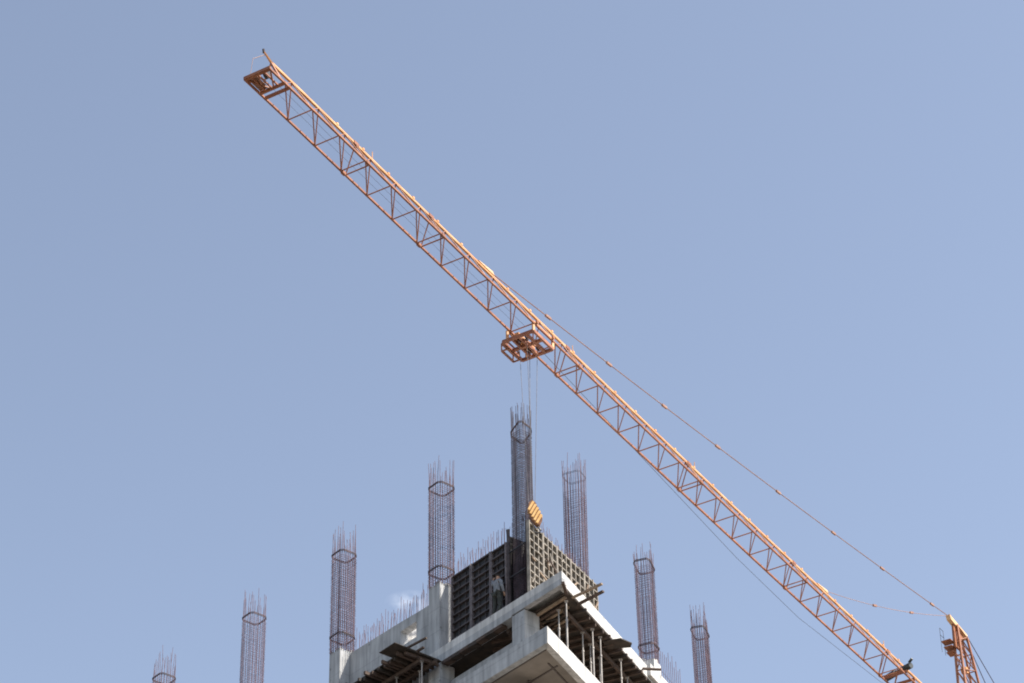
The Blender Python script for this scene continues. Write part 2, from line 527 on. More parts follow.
# ------------------------------------------------------------------ rebar cages
def ring_pts(a, side, ch, h, rot=0.0, tilt=(0, 0)):
    hs = side/2
    q = [(-hs+ch, -hs), (hs-ch, -hs), (hs, -hs+ch), (hs, hs-ch), (hs-ch, hs), (-hs+ch, hs), (-hs, hs-ch), (-hs, -hs+ch)]
    u, n = dirv(a+rot), dirv(a+rot+90)
    return [u*p+n*r_+Vector((0, 0, h+p*tilt[0]+r_*tilt[1])) for p, r_ in q]
def make_cage(label, base, a, side, z_low, z_ring, bars, tall, lean=(0, 0), tilt=(0, 0), dense=1.0, mat_b=REBAR,
              z_tie_top=None, low_ring=True, fan=0.0, ring_r=.019):
    """base: plan point at ZU; z_low start of visible cage, z_ring height of the top ring"""
    t = thing('rebar_cage', label, 'rebar cage', (base.x, base.y, ZU+z_low), 0, 'rebar cages standing on the cast columns')
    H = z_ring-z_low
    u, n = dirv(a), dirv(a+90)
    hs = side/2-.02
    per = []
    m_ = bars//4
    for e in range(4):
        c1 = [(-hs, -hs), (hs, -hs), (hs, hs), (-hs, hs)][e]
        c2 = [(hs, -hs), (hs, hs), (-hs, hs), (-hs, -hs)][e]
        for i in range(m_):
            f = (i+.0)/m_
            per.append((c1[0]+(c2[0]-c1[0])*f, c1[1]+(c2[1]-c1[1])*f))
    for (p, q) in per:
        # the corner bars pulled in a little
        if abs(abs(p)-hs) < 1e-6 and abs(abs(q)-hs) < 1e-6:
            p *= .9; q *= .9
        top = H+random.uniform(tall*.35, tall)
        w0 = u*p+n*q
        j = Vector((random.uniform(-.012, .012), random.uniform(-.012, .012), 0))
        w1 = u*p*(1+fan)+n*q*(1+fan)+Vector((lean[0]*top, lean[1]*top, 0))
        mid = w0.lerp(w1, .5)+j
        MB().tube([w0, Vector((mid.x, mid.y, top*.5)), Vector((w1.x, w1.y, top*.86)),
                   Vector((w1.x+random.uniform(-.05, .05), w1.y+random.uniform(-.05, .05), top))],
                  [.0145, .0145, .012, .009], 5).build('vertical_bar', mat_b, t)
    # stirrups
    mb = MB()
    z = .1
    zt = (z_tie_top-z_low) if z_tie_top else H-.1
    while z < zt:
        mb.tube([p+Vector((lean[0]*z, lean[1]*z, 0)) for p in ring_pts(a, side-.02, .04, z, 0, (random.uniform(-.05, .05), random.uniform(-.05, .05)))],
                .0060*dense, 4, closed=True)
        z += random.uniform(.09, .12)
    mb.build('stirrups', mat_b, t)
    for h, on in ((H, True), (H-3.8, low_ring)):
        if on:
            mb = MB()
            tl = tilt if h == H else (0, 0)
            for dz in (0, .055):
                mb.tube([p+Vector((lean[0]*h, lean[1]*h, 0)) for p in ring_pts(a, side+.03, side*.15, h+dz, 0, tl)], ring_r, 5, closed=True)
            mb.build('tie_ring', REBAR_DARK, t)
    return t
make_cage('rebar cage at the far left, only its top ring and bar ends in view', PL(24.75, -.35), 320, .78, 2.9, 7.45, 20, 1.5)
make_cage('rebar cage standing clear in the sky, second from left', PL(18.05, -.35), 320, .78, 2.9, 7.35, 20, 1.5)
make_cage('dense rebar cage on the grey column at the left end of the cast wall', PL(11.82, -.35), 320, .78, 2.85, 7.36, 28, 1.45, dense=1.5)
make_cage('rebar cage on the ragged column between cast wall and dark shutters', PL(5.50, -.35), 320, .79, 2.85, 7.36, 24, 1.45, dense=1.15)
make_cage('tallest rebar cage, dark and closely tied, standing open between the two rows of shutters', PL(1.28, -.90), 320, .62, .02, 8.0, 32, 1.2, tilt=(-.5, -.3), dense=2.0, mat_b=REBAR_GREY, low_ring=False)
make_cage('rebar cage with open ragged top behind the pale lattice panels', PR(5.95, -2.07), 25, .74, 2.8, 8.15, 24, 1.0, z_tie_top=7.4, dense=1.2, low_ring=False, fan=.08, ring_r=.008)
make_cage('leaning rebar cage behind the white slab edge on the right', PR(12.06, -1.73), 25, .68, 2.7, 7.3, 24, 1.3, lean=(-.008, 0), tilt=(-.35, -.05), dense=1.1)
make_cage('rebar cage at the far right, cut by the bottom edge', PR(18.04, -1.76), 25, .62, 2.7, 7.3, 24, 1.35, lean=(-.01, 0), tilt=(-.4, -.1), dense=1.2)
# bars of the wall beyond the leaning cage
m = thing('wall_reinforcement', 'short row of thin bars beside the leaning cage, at the right slab end', 'rebar', PR(12.8, -1.8, 0))
base = m.location.copy()
mb = MB()
for h in (.4, .8, 1.2, 1.6, 2.0, 2.4, 2.8, 3.2):
    mb.tube([PR(12.5, -1.8, h)-base, PR(15.2, -1.8, h)-base], .008, 4)
mb.build('bar_mat', REBAR, m)
t_ = 12.6
while t_ < 15.2:
    for o_ in (-1.86, -1.70):
        p = PR(t_, o_, 0)-base
        MB().tube([(p.x, p.y, .01), (p.x, p.y, random.uniform(3.9, 4.35))], .0115, 5).build('starter_bar', REBAR, m)
    t_ += .2

# ------------------------------------------------------------------ shutter panels, left (dark)
def dark_panel(label, s0, s1, h1, hb=.01):
    c = PL(s0, -.5, 0)
    t = thing('wall_formwork', label, 'formwork', c, 0, 'dark shutter panels on the left face')
    def P(s, o, h):
        return PL(s, o, h)-c
    def bx(mb, a, b, o0, o1, z0, z1):
        mb.hexa([P(a, o0, z0), P(b, o0, z0), P(b, o1, z0), P(a, o1, z0)], [P(a, o0, z1), P(b, o0, z1), P(b, o1, z1), P(a, o1, z1)])
    m = MB(); bx(m, s0+.01, s1-.01, -.535, -.51, hb, h1); m.build('plywood_face', PLYD, t)
    m = MB()
    n = int((h1-hb)/.33)
    for i in range(n+1):
        z = hb+.03+(h1-hb-.09)*i/n
        bx(m, s0+.06, s1-.06, -.508, -.41, z, z+.055)
    m.build('steel_rib', STEELD, t)
    for f in (.33, .67):
        s = s0+(s1-s0)*f
        m = MB(); bx(m, s-.012, s+.012, -.508, -.46, hb+.1, h1-.12); m.build('stiffener', STEELD, t)
    for s in (s0+.005, s1-.055):
        m = MB(); bx(m, s, s+.05, -.508, -.385, hb, h1); m.build('edge_profile', JOINT, t)
    return t
dark_panel('ribbed dark shutter panel next to the ragged grey column', 3.79, 4.98, 3.17)
dark_panel('ribbed dark shutter panel in the middle, between two pale joints', 2.62, 3.77, 3.15)
dark_panel('dark shutter panel with the worker in front of it', 1.70, 2.60, 3.12)
# shutter box round the corner column
c = PL(1.1, -.5, 0)
t = thing('column_formwork', 'nearly black open shutter box around the foot of the tallest cage', 'formwork', c)
def Pc(s, o, h): return PL(s, o, h)-c
def bxc(mb, a, b, o0, o1, z0, z1):
    mb.hexa([Pc(a, o0, z0), Pc(b, o0, z0), Pc(b, o1, z0), Pc(a, o1, z0)], [Pc(a, o0, z1), Pc(b, o0, z1), Pc(b, o1, z1), Pc(a, o1, z1)])
# the plan is skewed: its right side runs with the right facade
m = MB()
bxc(m, 1.645, 1.68, -1.40, -.53, .005, 3.40)
bxc(m, .95, 1.68, -1.435, -1.402, .005, 3.40)
m.hexa([Pc(.64, -.53, .005), Pc(1.0, -1.40, .005), Pc(1.04, -1.40, .005), Pc(.675, -.53, .005)],
       [Pc(.64, -.53, 3.40), Pc(1.0, -1.40, 3.40), Pc(1.04, -1.40, 3.40), Pc(.675, -.53, 3.40)])
m.build('plywood_face', PLYD, t)
m = MB()
bxc(m, 1.60, 1.70, -.528, -.44, .02, 3.66)
m.build('steel_post', STEELD, t)
for h in (.35, 1.5, 2.6):
    m = MB()
    bxc(m, .66, 1.60, -.50, -.46, h, h+.045)
    m.build('waling', PLYD, t)

# ------------------------------------------------------------------ shutter panels, right (pale lattice)
aP = 29.0
uP, nP = dirv(aP), dirv(aP+90)
P0 = PL(.57, -.46, 0)
def lattice_panel(label, d0, d1, h1=3.5):
    c = P0+uP*d0
    t = thing('wall_formwork', label, 'formwork', c, 0, 'pale lattice shutter panels on the right face')
    w = d1-d0-.012
    def bx(mb, a, b, o0, o1, z0, z1):
        q = [uP*x+nP*y for x, y in ((a, o0), (b, o0), (b, o1), (a, o1))]
        mb.hexa([v+Vector((0, 0, z0)) for v in q], [v+Vector((0, 0, z1)) for v in q])
    m = MB(); bx(m, 0, w, -.03, -.002, .01, h1); m.build('plywood_face', PLY, t)
    m = MB()
    n = 3
    for i in range(n+1):
        x = (w-.055)*i/n
        bx(m, x, x+.05, .0, .125, .01, h1+(.0 if i % 2 else .03))
        k = 10
    for i in range(k+1):
        z = .02+(h1-.09)*i/k
        jz = random.uniform(-.03, .03) if 0 < i < k else 0
        bx(m, .004, w-.004, .0, .105, z+jz, z+jz+.045)
    m.build('rib_grid', STEELF, t)
    # clamps and braces bolted on at random
    for _ in range(5):
        m = MB()
        x = random.uniform(.1, w-.3); z = random.uniform(.3, h1-.5)
        m.bar(uP*x+nP*.15+Vector((0, 0, z)), uP*(x+random.uniform(.05, .3))+nP*.15+Vector((0, 0, z+random.uniform(-.3, .45))), .05, .05)
        m.build('clamp', random.choice((TIMBER_L, STEELF, TIMBER)), t)
    return t
lab = ['pale lattice shutter panel at the corner, under the crane hook', 'pale lattice shutter panel second from the corner',
       'pale lattice shutter panel third from the corner, in the middle of the row', 'pale lattice shutter panel in front of the ragged-topped cage',
       'pale lattice shutter panel at the right end of the row, by the projecting planks']
for i in range(5):
    lattice_panel(lab[i], i*1.08, (i+1)*1.08, 3.5)
# bars behind the lattice
m = thing('wall_reinforcement', 'row of thin bars rising behind the pale lattice panels', 'rebar', P0+uP*.6-nP*.2)
base = m.location.copy()
mb = MB()
pts = []
d = .3
while d < 5.0:
    pts.append(P0+uP*d-nP*.12-base+Vector((0, 0, 3.1)))
    pts.append(P0+uP*(d+.08)-nP*.30-base+Vector((0, 0, 3.2)))
    d += random.uniform(.12, .2)
for p in pts:
    q = MB().tube([(p.x, p.y, .01), (p.x, p.y, p.z+.02)], .0115, 5)
    mb.add(q.v, q.f)
mb.build('bar_mat', REBAR, m)
starters(m, pts)

# ------------------------------------------------------------------ timber shuttering under the right cantilever
def single(mb, name, matl, label, cat, group=None):
    """one-mesh thing; its origin is moved to the middle of its base"""
    xs = [v[0] for v in mb.v]; ys = [v[1] for v in mb.v]; zs = [v[2] for v in mb.v]
    o = Vector(((min(xs)+max(xs))/2, (min(ys)+max(ys))/2, min(zs)))
    mb.v = [tuple(Vector(v)-o) for v in mb.v]
    ob = mb.build(name, matl, None, o)
    return tag(ob, label, cat, group)
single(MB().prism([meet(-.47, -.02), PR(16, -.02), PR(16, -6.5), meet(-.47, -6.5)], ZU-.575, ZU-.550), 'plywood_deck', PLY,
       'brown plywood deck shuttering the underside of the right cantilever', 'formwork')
ORD = ['first', 'second', 'third', 'fourth', 'fifth', 'sixth', 'seventh', 'eighth', 'ninth', 'tenth', 'eleventh', 'twelfth', 'thirteenth',
       'fourteenth', 'fifteenth', 'sixteenth', 'seventeenth', 'eighteenth', 'nineteenth', 'twentieth', 'twenty-first', 'twenty-second',
       'twenty-third', 'twenty-fourth', 'twenty-fifth', 'twenty-sixth', 'twenty-seventh', 'twenty-eighth', 'twenty-ninth', 'thirtieth']
k = 0
t_ = 1.75
while t_ < 14.5:
    e = random.choice((.0, .03, .09, .02, -.04))
    o1 = -.4
    while o1 > -4.2 and (PR(t_, o1-.1)-A).dot(nL) < -.55:
        o1 -= .1
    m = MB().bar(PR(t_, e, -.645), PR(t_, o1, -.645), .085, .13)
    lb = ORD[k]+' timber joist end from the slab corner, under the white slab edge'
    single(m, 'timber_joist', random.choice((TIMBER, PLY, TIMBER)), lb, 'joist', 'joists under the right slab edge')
    t_ += random.uniform(.42, .58)
    k += 1
for i, (o_, lb) in enumerate(((-.55, 'long timber bearer nearest the white slab edge, carrying the joists'),
                              (-1.75, 'long timber bearer along the middle of the right overhang'),
                              (-3.0, 'innermost long timber bearer deep under the slab'))):
    single(MB().bar(PR(1.6 if i else 1.2, o_, -.79), PR(14.6, o_, -.79), .10, .155), 'timber_bearer', TIMBER, lb, 'beam', 'bearers under the right overhang')
# boards by the corner running with the left face
for i, (o_, s0, s1) in enumerate(((-.62, -1.35, .5), (-.86, -1.1, .6), (-1.12, -.9, .6), (-1.38, -.65, .7), (-1.66, -.4, .9))):
    single(MB().bar(PL(s0, o_, -.64-.03*(i % 2)), PL(s1, o_, -.64-.03*(i % 2)), .12, .07), 'formwork_board', (TIMBER_L, TIMBER)[i % 2],
           ['outermost pale board under the slab corner, beside the corner column', 'second board in from the slab corner', 'middle board of five under the slab corner',
            'fourth board in from the slab corner', 'innermost board of five under the slab corner'][i], 'board', 'boards under the slab corner')
# planks sticking out beyond the slab edge
single(MB().bar(PR(.80, -.05, -.60), PR(.42, 1.30, -.585), .10, .06), 'plank', TIMBER_L, 'upper of two planks crossing the white slab edge below the lattice panels', 'plank', 'planks crossing the slab edge')
single(MB().bar(PR(1.22, -.05, -.67), PR(.80, 1.18, -.66), .11, .07), 'plank', TIMBER, 'lower of two planks crossing the white slab edge below the lattice panels', 'plank', 'planks crossing the slab edge')
m = MB()
q = [PR(4.0, -.3), PR(4.12, .40), PR(4.62, .62), PR(4.86, .46), PR(4.6, -.3)]
m.prism(q, ZU-.70, ZU-.66)
single(m, 'plywood_sheet', PLY, 'dark plywood sheet poking out halfway along the white slab edge', 'plywood')
single(MB().bar(PR(-.32, .10, -.60), PR(.50, -.12, -.60), .11, .09), 'timber_block', TIMBER, 'dark timber block under the slab corner tip', 'timber')
single(MB().bar(PR(7.0, .02, -.40), PR(7.35, .62, -.42), .10, .06), 'plank', TIMBER, 'short plank end at the bottom right end of the white slab edge', 'plank')
m = MB(); boxR(m, 7.5, 9.6, .01, .14, -.44, .06)
single(m, 'edge_board', CONC_LIT, 'pale board fixed proud of the slab edge at its lower right end', 'board')
# sticks lying over the slab corner
single(MB().bar(PR(.02, -.95, .30), PR(.86, -.80, .05), .05, .05), 'wooden_batten', TIMBER_L, 'pale batten leaning on the slab in front of the lattice panels', 'batten')
single(MB().bar(PR(-.20, -.42, .50), PR(.60, -.35, .06), .05, .05), 'wooden_batten', TIMBER, 'dark batten lying at the slab corner by the white edge', 'batten')

# steel props
def prop_meshes():
    a = MB().tube([(0, 0, 0.008), (0, 0, 1.35)], .034, 8)
    b = MB().tube([(0, 0, 1.35), (0, 0, 2.13)], .025, 8)
    c_ = MB().hexa([(-.07, -.07, 0), (.07, -.07, 0), (.07, .07, 0), (-.07, .07, 0)], [(-.07, -.07, .008), (.07, -.07, .008), (.07, .07, .008), (-.07, .07, .008)])
    d_ = MB().tube([(0, 0, 1.31), (0, 0, 1.39)], .048, 8)
    e_ = MB().hexa([(-.07, -.07, 2.12), (.07, -.07, 2.12), (.07, .07, 2.12), (-.07, .07, 2.12)], [(-.07, -.07, 2.13), (.07, -.07, 2.13), (.07, .07, 2.13), (-.07, .07, 2.13)])
    return a, b, c_, d_, e_
proto = thing('steel_prop', 'x', 'prop', (0, 0, 0))
for mb_, nm in zip(prop_meshes(), ('outer_tube', 'inner_tube', 'base_plate', 'collar', 'head_plate')):
    mb_.build(nm, PROPM, proto)
props = []
def place_prop(p, h, label, group):
    if not props:
        o = proto
    else:
        o = proto.copy()
        COL.objects.link(o)
        for ch in proto.children:
            q = ch.copy(); q.parent = o; COL.objects.link(q)
    o.location = p
    o.scale = (1, 1, h/2.13)
    o['label'] = label
    o['group'] = group
    props.append(o)
gR = 'steel props under the right overhang'
for t_, o_, lb in ((.52, -.16, 'foremost steel prop, standing alone just behind the lower slab corner'),
                (.95, -.66, 'steel prop just left of the foremost one under the right overhang'),
                (2.75, -.14, 'left prop of the brightest pair behind the lower slab edge'),
                (3.40, -.12, 'right prop of the brightest pair behind the lower slab edge'),
                (2.80, -.56, 'thin steel prop left of the bright pair, a little further in'),
                (3.70, -.66, 'thin steel prop showing between the two bright ones'),
                (5.25, -.12, 'steel prop near the right end, below the poking plywood sheet'),
                (4.75, -.75, 'steel prop between the bright pair and the right end'),
                (6.60, -.45, 'last steel prop on the right before the frame edge'),
                (1.9, -1.6, 'dim steel prop deep under the slab left of the bright pair')):
    place_prop(PR(t_, o_, -2.99), 2.12, lb, gR)

# ------------------------------------------------------------------ left shuttering platform
gl = 'joists under the left platform'
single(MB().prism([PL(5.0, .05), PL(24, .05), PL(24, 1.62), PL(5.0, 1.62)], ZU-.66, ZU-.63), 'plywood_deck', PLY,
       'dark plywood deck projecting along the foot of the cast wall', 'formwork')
m = MB().prism([PL(5.0, .12), PL(5.95, .12), PL(5.95, 2.23), PL(5.0, 2.23)], ZU-.628, ZU-.604)
single(m, 'plywood_sheet', PLY, 'square plywood sheet jutting furthest out at the end of the left platform', 'plywood')
s = 5.15
k = 0
while s < 12.2:
    e = random.uniform(1.60, 1.94)
    dz_ = random.uniform(-.05, .0)
    single(MB().bar(PL(s, .08, -.73+dz_), PL(s+random.uniform(-.1, .1), e, -.73+dz_), .10, .13), 'timber_joist', random.choice((TIMBER, TIMBER, PLY)),
           ORD[k]+' rough joist end from the right, under the left platform', 'joist', gl)
    k += 1
    s += random.uniform(.24, .34)
single(MB().bar(PL(5.0, .98, -.90), PL(12.5, .98, -.90), .10, .14), 'timber_bearer', TIMBER, 'outer timber bearer under the left platform', 'beam', 'bearers under the left platform')
single(MB().bar(PL(4.8, .45, -.87), PL(12.5, .45, -.87), .10, .14), 'timber_bearer', TIMBER, 'inner timber bearer under the left platform, close to the wall', 'beam', 'bearers under the left platform')
single(MB().bar(PL(5.4, 1.62, -.585), PL(4.18, 1.40, -.50), .08, .06), 'plank', TIMBER, 'longer dark plank sticking out past the end of the left platform', 'plank')
single(MB().bar(PL(5.3, 1.15, -.585), PL(4.72, 1.10, -.55), .09, .07), 'timber_block', TIMBER, 'stub of timber beside the longer plank on the left platform', 'timber')
for s, o_, lb in ((4.98, 1.52, 'pale steel prop under the end of the left platform'),
                  (5.6, .6, 'steel prop close to the wall under the left platform'),
                  (6.5, 1.3, 'dim steel prop further left under the left platform'),
                  (8.1, 1.3, 'leftmost steel prop under the left platform')):
    place_prop(PL(s, min(o_, .98), -2.99), 2.0, lb, 'steel props under the left platform')
# rough boards left under the beam between the columns
for i in range(7):
    s0 = 1.55+i*.5
    single(MB().bar(PL(s0, -.16, -.66-.02*(i % 2)), PL(s0+.47, -.14, -.67), .28, .10+.04*random.random()), 'formwork_board', (TIMBER, PLY)[i % 2],
           ORD[i]+' dark board from the right, wedged under the beam left of the corner column', 'board', 'boards under the left beam')

# ------------------------------------------------------------------ worker
def skin_chain(name, verts, edges, radii, matl, parent, sub=2, root=0):
    me = bpy.data.meshes.new(name)
    me.from_pydata([tuple(v) for v in verts], edges, [])
    ob = bpy.data.objects.new(name, me)
    COL.objects.link(ob)
    sm = ob.modifiers.new('skin', 'SKIN')
    sm.use_smooth_shade = True
    me.skin_vertices[0].data[root].use_root = True
    for i, r_ in enumerate(radii):
        r2 = r_ if isinstance(r_, tuple) else (r_, r_)
        me.skin_vertices[0].data[i].radius = r2
    ss = ob.modifiers.new('sub', 'SUBSURF')
    ss.levels = ss.render_levels = sub
    me.materials.append(matl)
    ob.parent = parent
    return ob
# local frame of the worker: x to his right, y forward (facing the panel), z up; stands with his back to us
wk = thing('person', 'worker in light grey shirt and dark trousers reaching up to the dark shutter panel', 'person', PL(1.98, -.17, .004))
wk.rotation_euler = (0, 0, -R(50))        # +y turned to azimuth 50 (into the panel)
J = {
 'pelvis': (0, 0, .93), 'waist': (0, .01, 1.08), 'chest': (0, .02, 1.28), 'neckb': (0, .03, 1.46), 'neck': (0, .045, 1.53), 'head': (0, .06, 1.63), 'crown': (0, .055, 1.72),
 'hipR': (.10, 0, .88), 'kneeR': (.13, .05, .48), 'ankR': (.13, -.02, .09), 'toeR': (.15, .12, .04),
 'hipL': (-.10, 0, .88), 'kneeL': (-.14, .02, .48), 'ankL': (-.16, -.04, .09), 'toeL': (-.19, .09, .04),
 'shR': (.19, .03, 1.42), 'elR': (.26, .03, 1.16), 'wrR': (.22, .15, .95), 'haR': (.215, .18, .88),
 'shL': (-.19, .03, 1.43), 'elL': (-.38, .10, 1.52), 'wrL': (-.42, .17, 1.74), 'haL': (-.42, .19, 1.81)}
names = list(J)
E_ = [('pelvis', 'waist'), ('waist', 'chest'), ('chest', 'neckb'), ('neckb', 'neck'), ('neck', 'head'), ('head', 'crown'),
      ('pelvis', 'hipR'), ('hipR', 'kneeR'), ('kneeR', 'ankR'), ('ankR', 'toeR'), ('pelvis', 'hipL'), ('hipL', 'kneeL'), ('kneeL', 'ankL'), ('ankL', 'toeL'),
      ('neckb', 'shR'), ('shR', 'elR'), ('elR', 'wrR'), ('wrR', 'haR'), ('neckb', 'shL'), ('shL', 'elL'), ('elL', 'wrL'), ('wrL', 'haL')]
rad = {'pelvis': (.15, .10), 'waist': (.135, .095), 'chest': (.16, .11), 'neckb': (.09, .07), 'neck': .055, 'head': (.078, .095), 'crown': .06,
       'hipR': .085, 'kneeR': .06, 'ankR': .042, 'toeR': .035, 'hipL': .085, 'kneeL': .06, 'ankL': .042, 'toeL': .035,
       'shR': .06, 'elR': .042, 'wrR': .028, 'haR': .036, 'shL': .06, 'elL': .042, 'wrL': .028, 'haL': .036}
verts = [J[n_] for n_ in names]
edges = [(names.index(a), names.index(b)) for a, b in E_]
radl = [rad[n_] for n_ in names]
for fx in range(4):     # fingers
    for side, w in (('haR', 1), ('haL', -1)):
        b = Vector(J[side]); upf = -1 if side == 'haR' else 1
        i0 = len(verts)
        verts += [tuple(b+Vector(((fx-1.5)*.02, .012, upf*.035))), tuple(b+Vector(((fx-1.5)*.024, .03, upf*(.07+.008*(1.5-abs(fx-1.5))))))]
        edges += [(names.index(side), i0), (i0, i0+1)]
        radl += [.010, .008]
for side, w in (('haR', -1), ('haL', 1)):
    b = Vector(J[side]); upf = -1 if side == 'haR' else 1
    i0 = len(verts)
    verts += [tuple(b+Vector((w*.045, .02, upf*.01))), tuple(b+Vector((w*.06, .035, upf*.035)))]
    edges += [(names.index(side), i0), (i0, i0+1)]
    radl += [.011, .009]
skin_chain('body', verts, edges, radl, SKIN, wk, 1)
# clothes: slightly larger shells over the same joints
def sub_chain(name, keys, eds, extra, matl):
    vs = [J[k_] for k_ in keys]
    es = [(keys.index(a), keys.index(b)) for a, b in eds]
    rs = []
    for k_ in keys:
        r_ = rad[k_]
        rs.append((r_[0]+extra, r_[1]+extra) if isinstance(r_, tuple) else r_+extra)
    return skin_chain(name, vs, es, rs, matl, wk, 2)
sub_chain('shirt', ['pelvis', 'waist', 'chest', 'neckb', 'shR', 'elR', 'wrR', 'shL', 'elL', 'wrL'],
          [('pelvis', 'waist'), ('waist', 'chest'), ('chest', 'neckb'), ('neckb', 'shR'), ('shR', 'elR'), ('elR', 'wrR'), ('neckb', 'shL'), ('shL', 'elL'), ('elL', 'wrL')], .022, SHIRT)
sub_chain('trousers', ['pelvis', 'hipR', 'kneeR', 'ankR', 'hipL', 'kneeL', 'ankL'],
          [('pelvis', 'hipR'), ('hipR', 'kneeR'), ('kneeR', 'ankR'), ('pelvis', 'hipL'), ('hipL', 'kneeL'), ('kneeL', 'ankL')], .018, TROUSER)
skin_chain('hair', [(0, .03, 1.66), (0, .035, 1.73), (0, .07, 1.765)], [(0, 1), (1, 2)], [.085, .085, .05], HAIR, wk, 2)

# ------------------------------------------------------------------ crane
AZJ = 31.2
j, pj = dirv(AZJ), dirv(AZJ+90)
KJ = 0.974          # overall size of the crane
OJ = Vector((-7.736, 78.54, 68.224))
zv = Vector((0, 0, 1))
def sag(s):
    return -0.16*max(0.0, min(1, s/48.0))*max(0, (1-s/48.0))*4 if 0 < s < 48 else 0.0
def JP(s, t, h=0):
    return OJ+(j*s+pj*t+zv*(h+sag(s)))*KJ
crane = thing('tower_crane', 'faded orange lattice tower crane whose long jib crosses the sky', 'crane', OJ+(j*57+pj*.54)*KJ)
crane.location.z = 0
cb = crane.location.copy()
class CM(MB):
    def fin(s, name, matl, parent=None):
        s.v = [tuple(Vector(v)-cb) for v in s.v]
        return s.build(name, matl, parent or crane)
WJ, HJ, BAY = 1.08, 1.10, 1.695
NB = 33
S0, S1 = -2.62, BAY*NB-.3
def path(t, h, s0=S0, s1=S1, st=1.695):
    k = max(1, int((s1-s0)/st))
    return [JP(s0+(s1-s0)*i/k, t, h) for i in range(k+1)]
jib = None
m = CM()
p = path(WJ/2, HJ, -1.85)
for a, b in zip(p, p[1:]):
    m.bar(a, b, .09, .09)
jib = m.fin('jib', ORANGE)
for t in (0, WJ):
    m = CM()
    p = path(t, 0)
    for a, b in zip(p, p[1:]):
        m.bar(a, b, .07, .075)
    m.fin('bottom_chord', ORANGE_SHADE, jib)
joints = (2, 5, 11, 17, 23, 29)
def node(n):      # bays are a little shorter in the inner sections
    return BAY*n if n <= 17 else BAY*17+1.64*(n-17)
lace_b, lace_s = CM(), CM()
for i in range(0, NB):
    s = node(i)
    sp = node(i-1)
    ramp = min(1, max(0, (i-5)/9))
    dT = -.60+.46*ramp
    a, b = JP(s, 0), JP(s, WJ)
    lace_b.tube([a, b], .025, 6)
    lace_b.tube([JP(s, 0), JP(sp-.14*ramp, WJ)], .023, 6)
    for t in (0, WJ):
        lace_s.tube([JP(s, t), JP(s+dT, WJ/2, HJ)], .022, 6)
    lace_s.tube([JP(s+dT, WJ/2, HJ), JP(sp, WJ)], .018, 6)
    if i in joints:
        lace_b.tube([JP(s+.28, 0), JP(s+.28, WJ)], .028, 6)
        for t in (0, WJ):
            lace_s.tube([JP(s+.28, t), JP(s+.1, WJ/2, HJ)], .026, 6)
            lace_b.bar(JP(s+.04, t, 0), JP(s+.24, t, 0), .11, .12)
        lace_s.bar(JP(s-.05, WJ/2, HJ), JP(s+.25, WJ/2, HJ), .14, .14)
lace_b.fin('bottom_bracing', ORANGE_SHADE, jib)
lace_s.fin('side_bracing', ORANGE_SHADE, jib)
# walkway lugs and rope guides on the top chord
for i in range(1, 30):
    s = i*BAY+.5
    m = CM()
    m.bar(JP(s, WJ/2+.02, HJ+.06), JP(s+.12, WJ/2+.02, HJ+.10), .08, .09)
    m.fin('lug', ORANGE, jib)
for s in (4.6, 19.2, 29.5, 48.2):
    m = CM()
    m.tube([JP(s, WJ/2, HJ), JP(s, WJ/2, HJ+.42)], .018, 5)
    m.fin('rope_guide', ORANGE, jib)
# jib end frame with deck
m = CM()
for s in (-2.62, -1.72, -1.42):
    m.bar(JP(s, -.03, 0), JP(s, WJ+.05, 0), .09, .10)
m.bar(JP(-1.72, 0, 0), JP(-1.85, WJ/2, HJ), .05, .05)
m.bar(JP(-2.0, WJ, 0), JP(-1.85, WJ/2, HJ), .07, .07)
for t in (.27, .54, .81):
    m.bar(JP(-2.6, t, 0), JP(-1.74, t, 0), .05, .06)
m.bar(JP(-2.6, 0, 0), JP(-1.75, .5, 0), .05, .05)
m.bar(JP(-2.6, .54, 0), JP(-1.75, .2, 0), .05, .05)
m.bar(JP(-2.6, WJ, 0), JP(-1.75, .62, 0), .05, .05)
m.bar(JP(-2.68, -.02, .03), JP(-2.68, WJ+.05, .03), .03, .12)
m.fin('end_frame', ORANGE_SHADE, jib)
m = CM()
m.hexa([JP(-2.55, .05, .05), JP(-1.78, .05, .05), JP(-1.78, .42, .05), JP(-2.55, .42, .05)],
       [JP(-2.55, .05, .075), JP(-1.78, .05, .075), JP(-1.78, .42, .075), JP(-2.55, .42, .075)])
m.fin('deck_plate', PEND, jib)
m = CM()
m.tube([JP(-2.25, .60, .22), JP(-2.25, .72, .22)], .17, 12)
m.fin('rope_sheave', BLACK, jib)
m = CM()
m.tube([JP(-1.8, WJ/2, HJ), JP(-2.30, WJ/2, HJ+.20)], [.06, .035], 6)
m.fin('tip_mast', ORANGE, jib)
m = CM()
m.tube([JP(-2.20, WJ/2, HJ+.14), JP(-2.62, .30, .85)], .013, 5)
m.tube([JP(-2.62, .30, .85), JP(-2.62, .22, .1)], .009, 5)
m.fin('guard_rail', PEND, jib)
m = CM()
m.tube([JP(-2.28, WJ/2-.02, HJ+.17), JP(-2.32, WJ/2-.02, HJ+.32)], .045, 8)
m.fin('warning_lamp', REBAR_DARK, jib)
# trolley ropes inside the jib
for t, h in ((.34, .30), (.60, .32)):
    m = CM()
    m.tube([JP(-2.2, t, h), JP(15.4, t, .1)], .006, 4)
    m.fin('trolley_rope', ROPE)
m = CM()
m.tube([JP(16.6, .5, -.2), JP(26.3, .54, -1.0), JP(33, .54, -1.55), JP(38.8, .54, -1.72), JP(47.3, .54, -1.1), JP(53.5, .54, .2)], .011, 4)
m.fin('trolley_rope', ROPE)

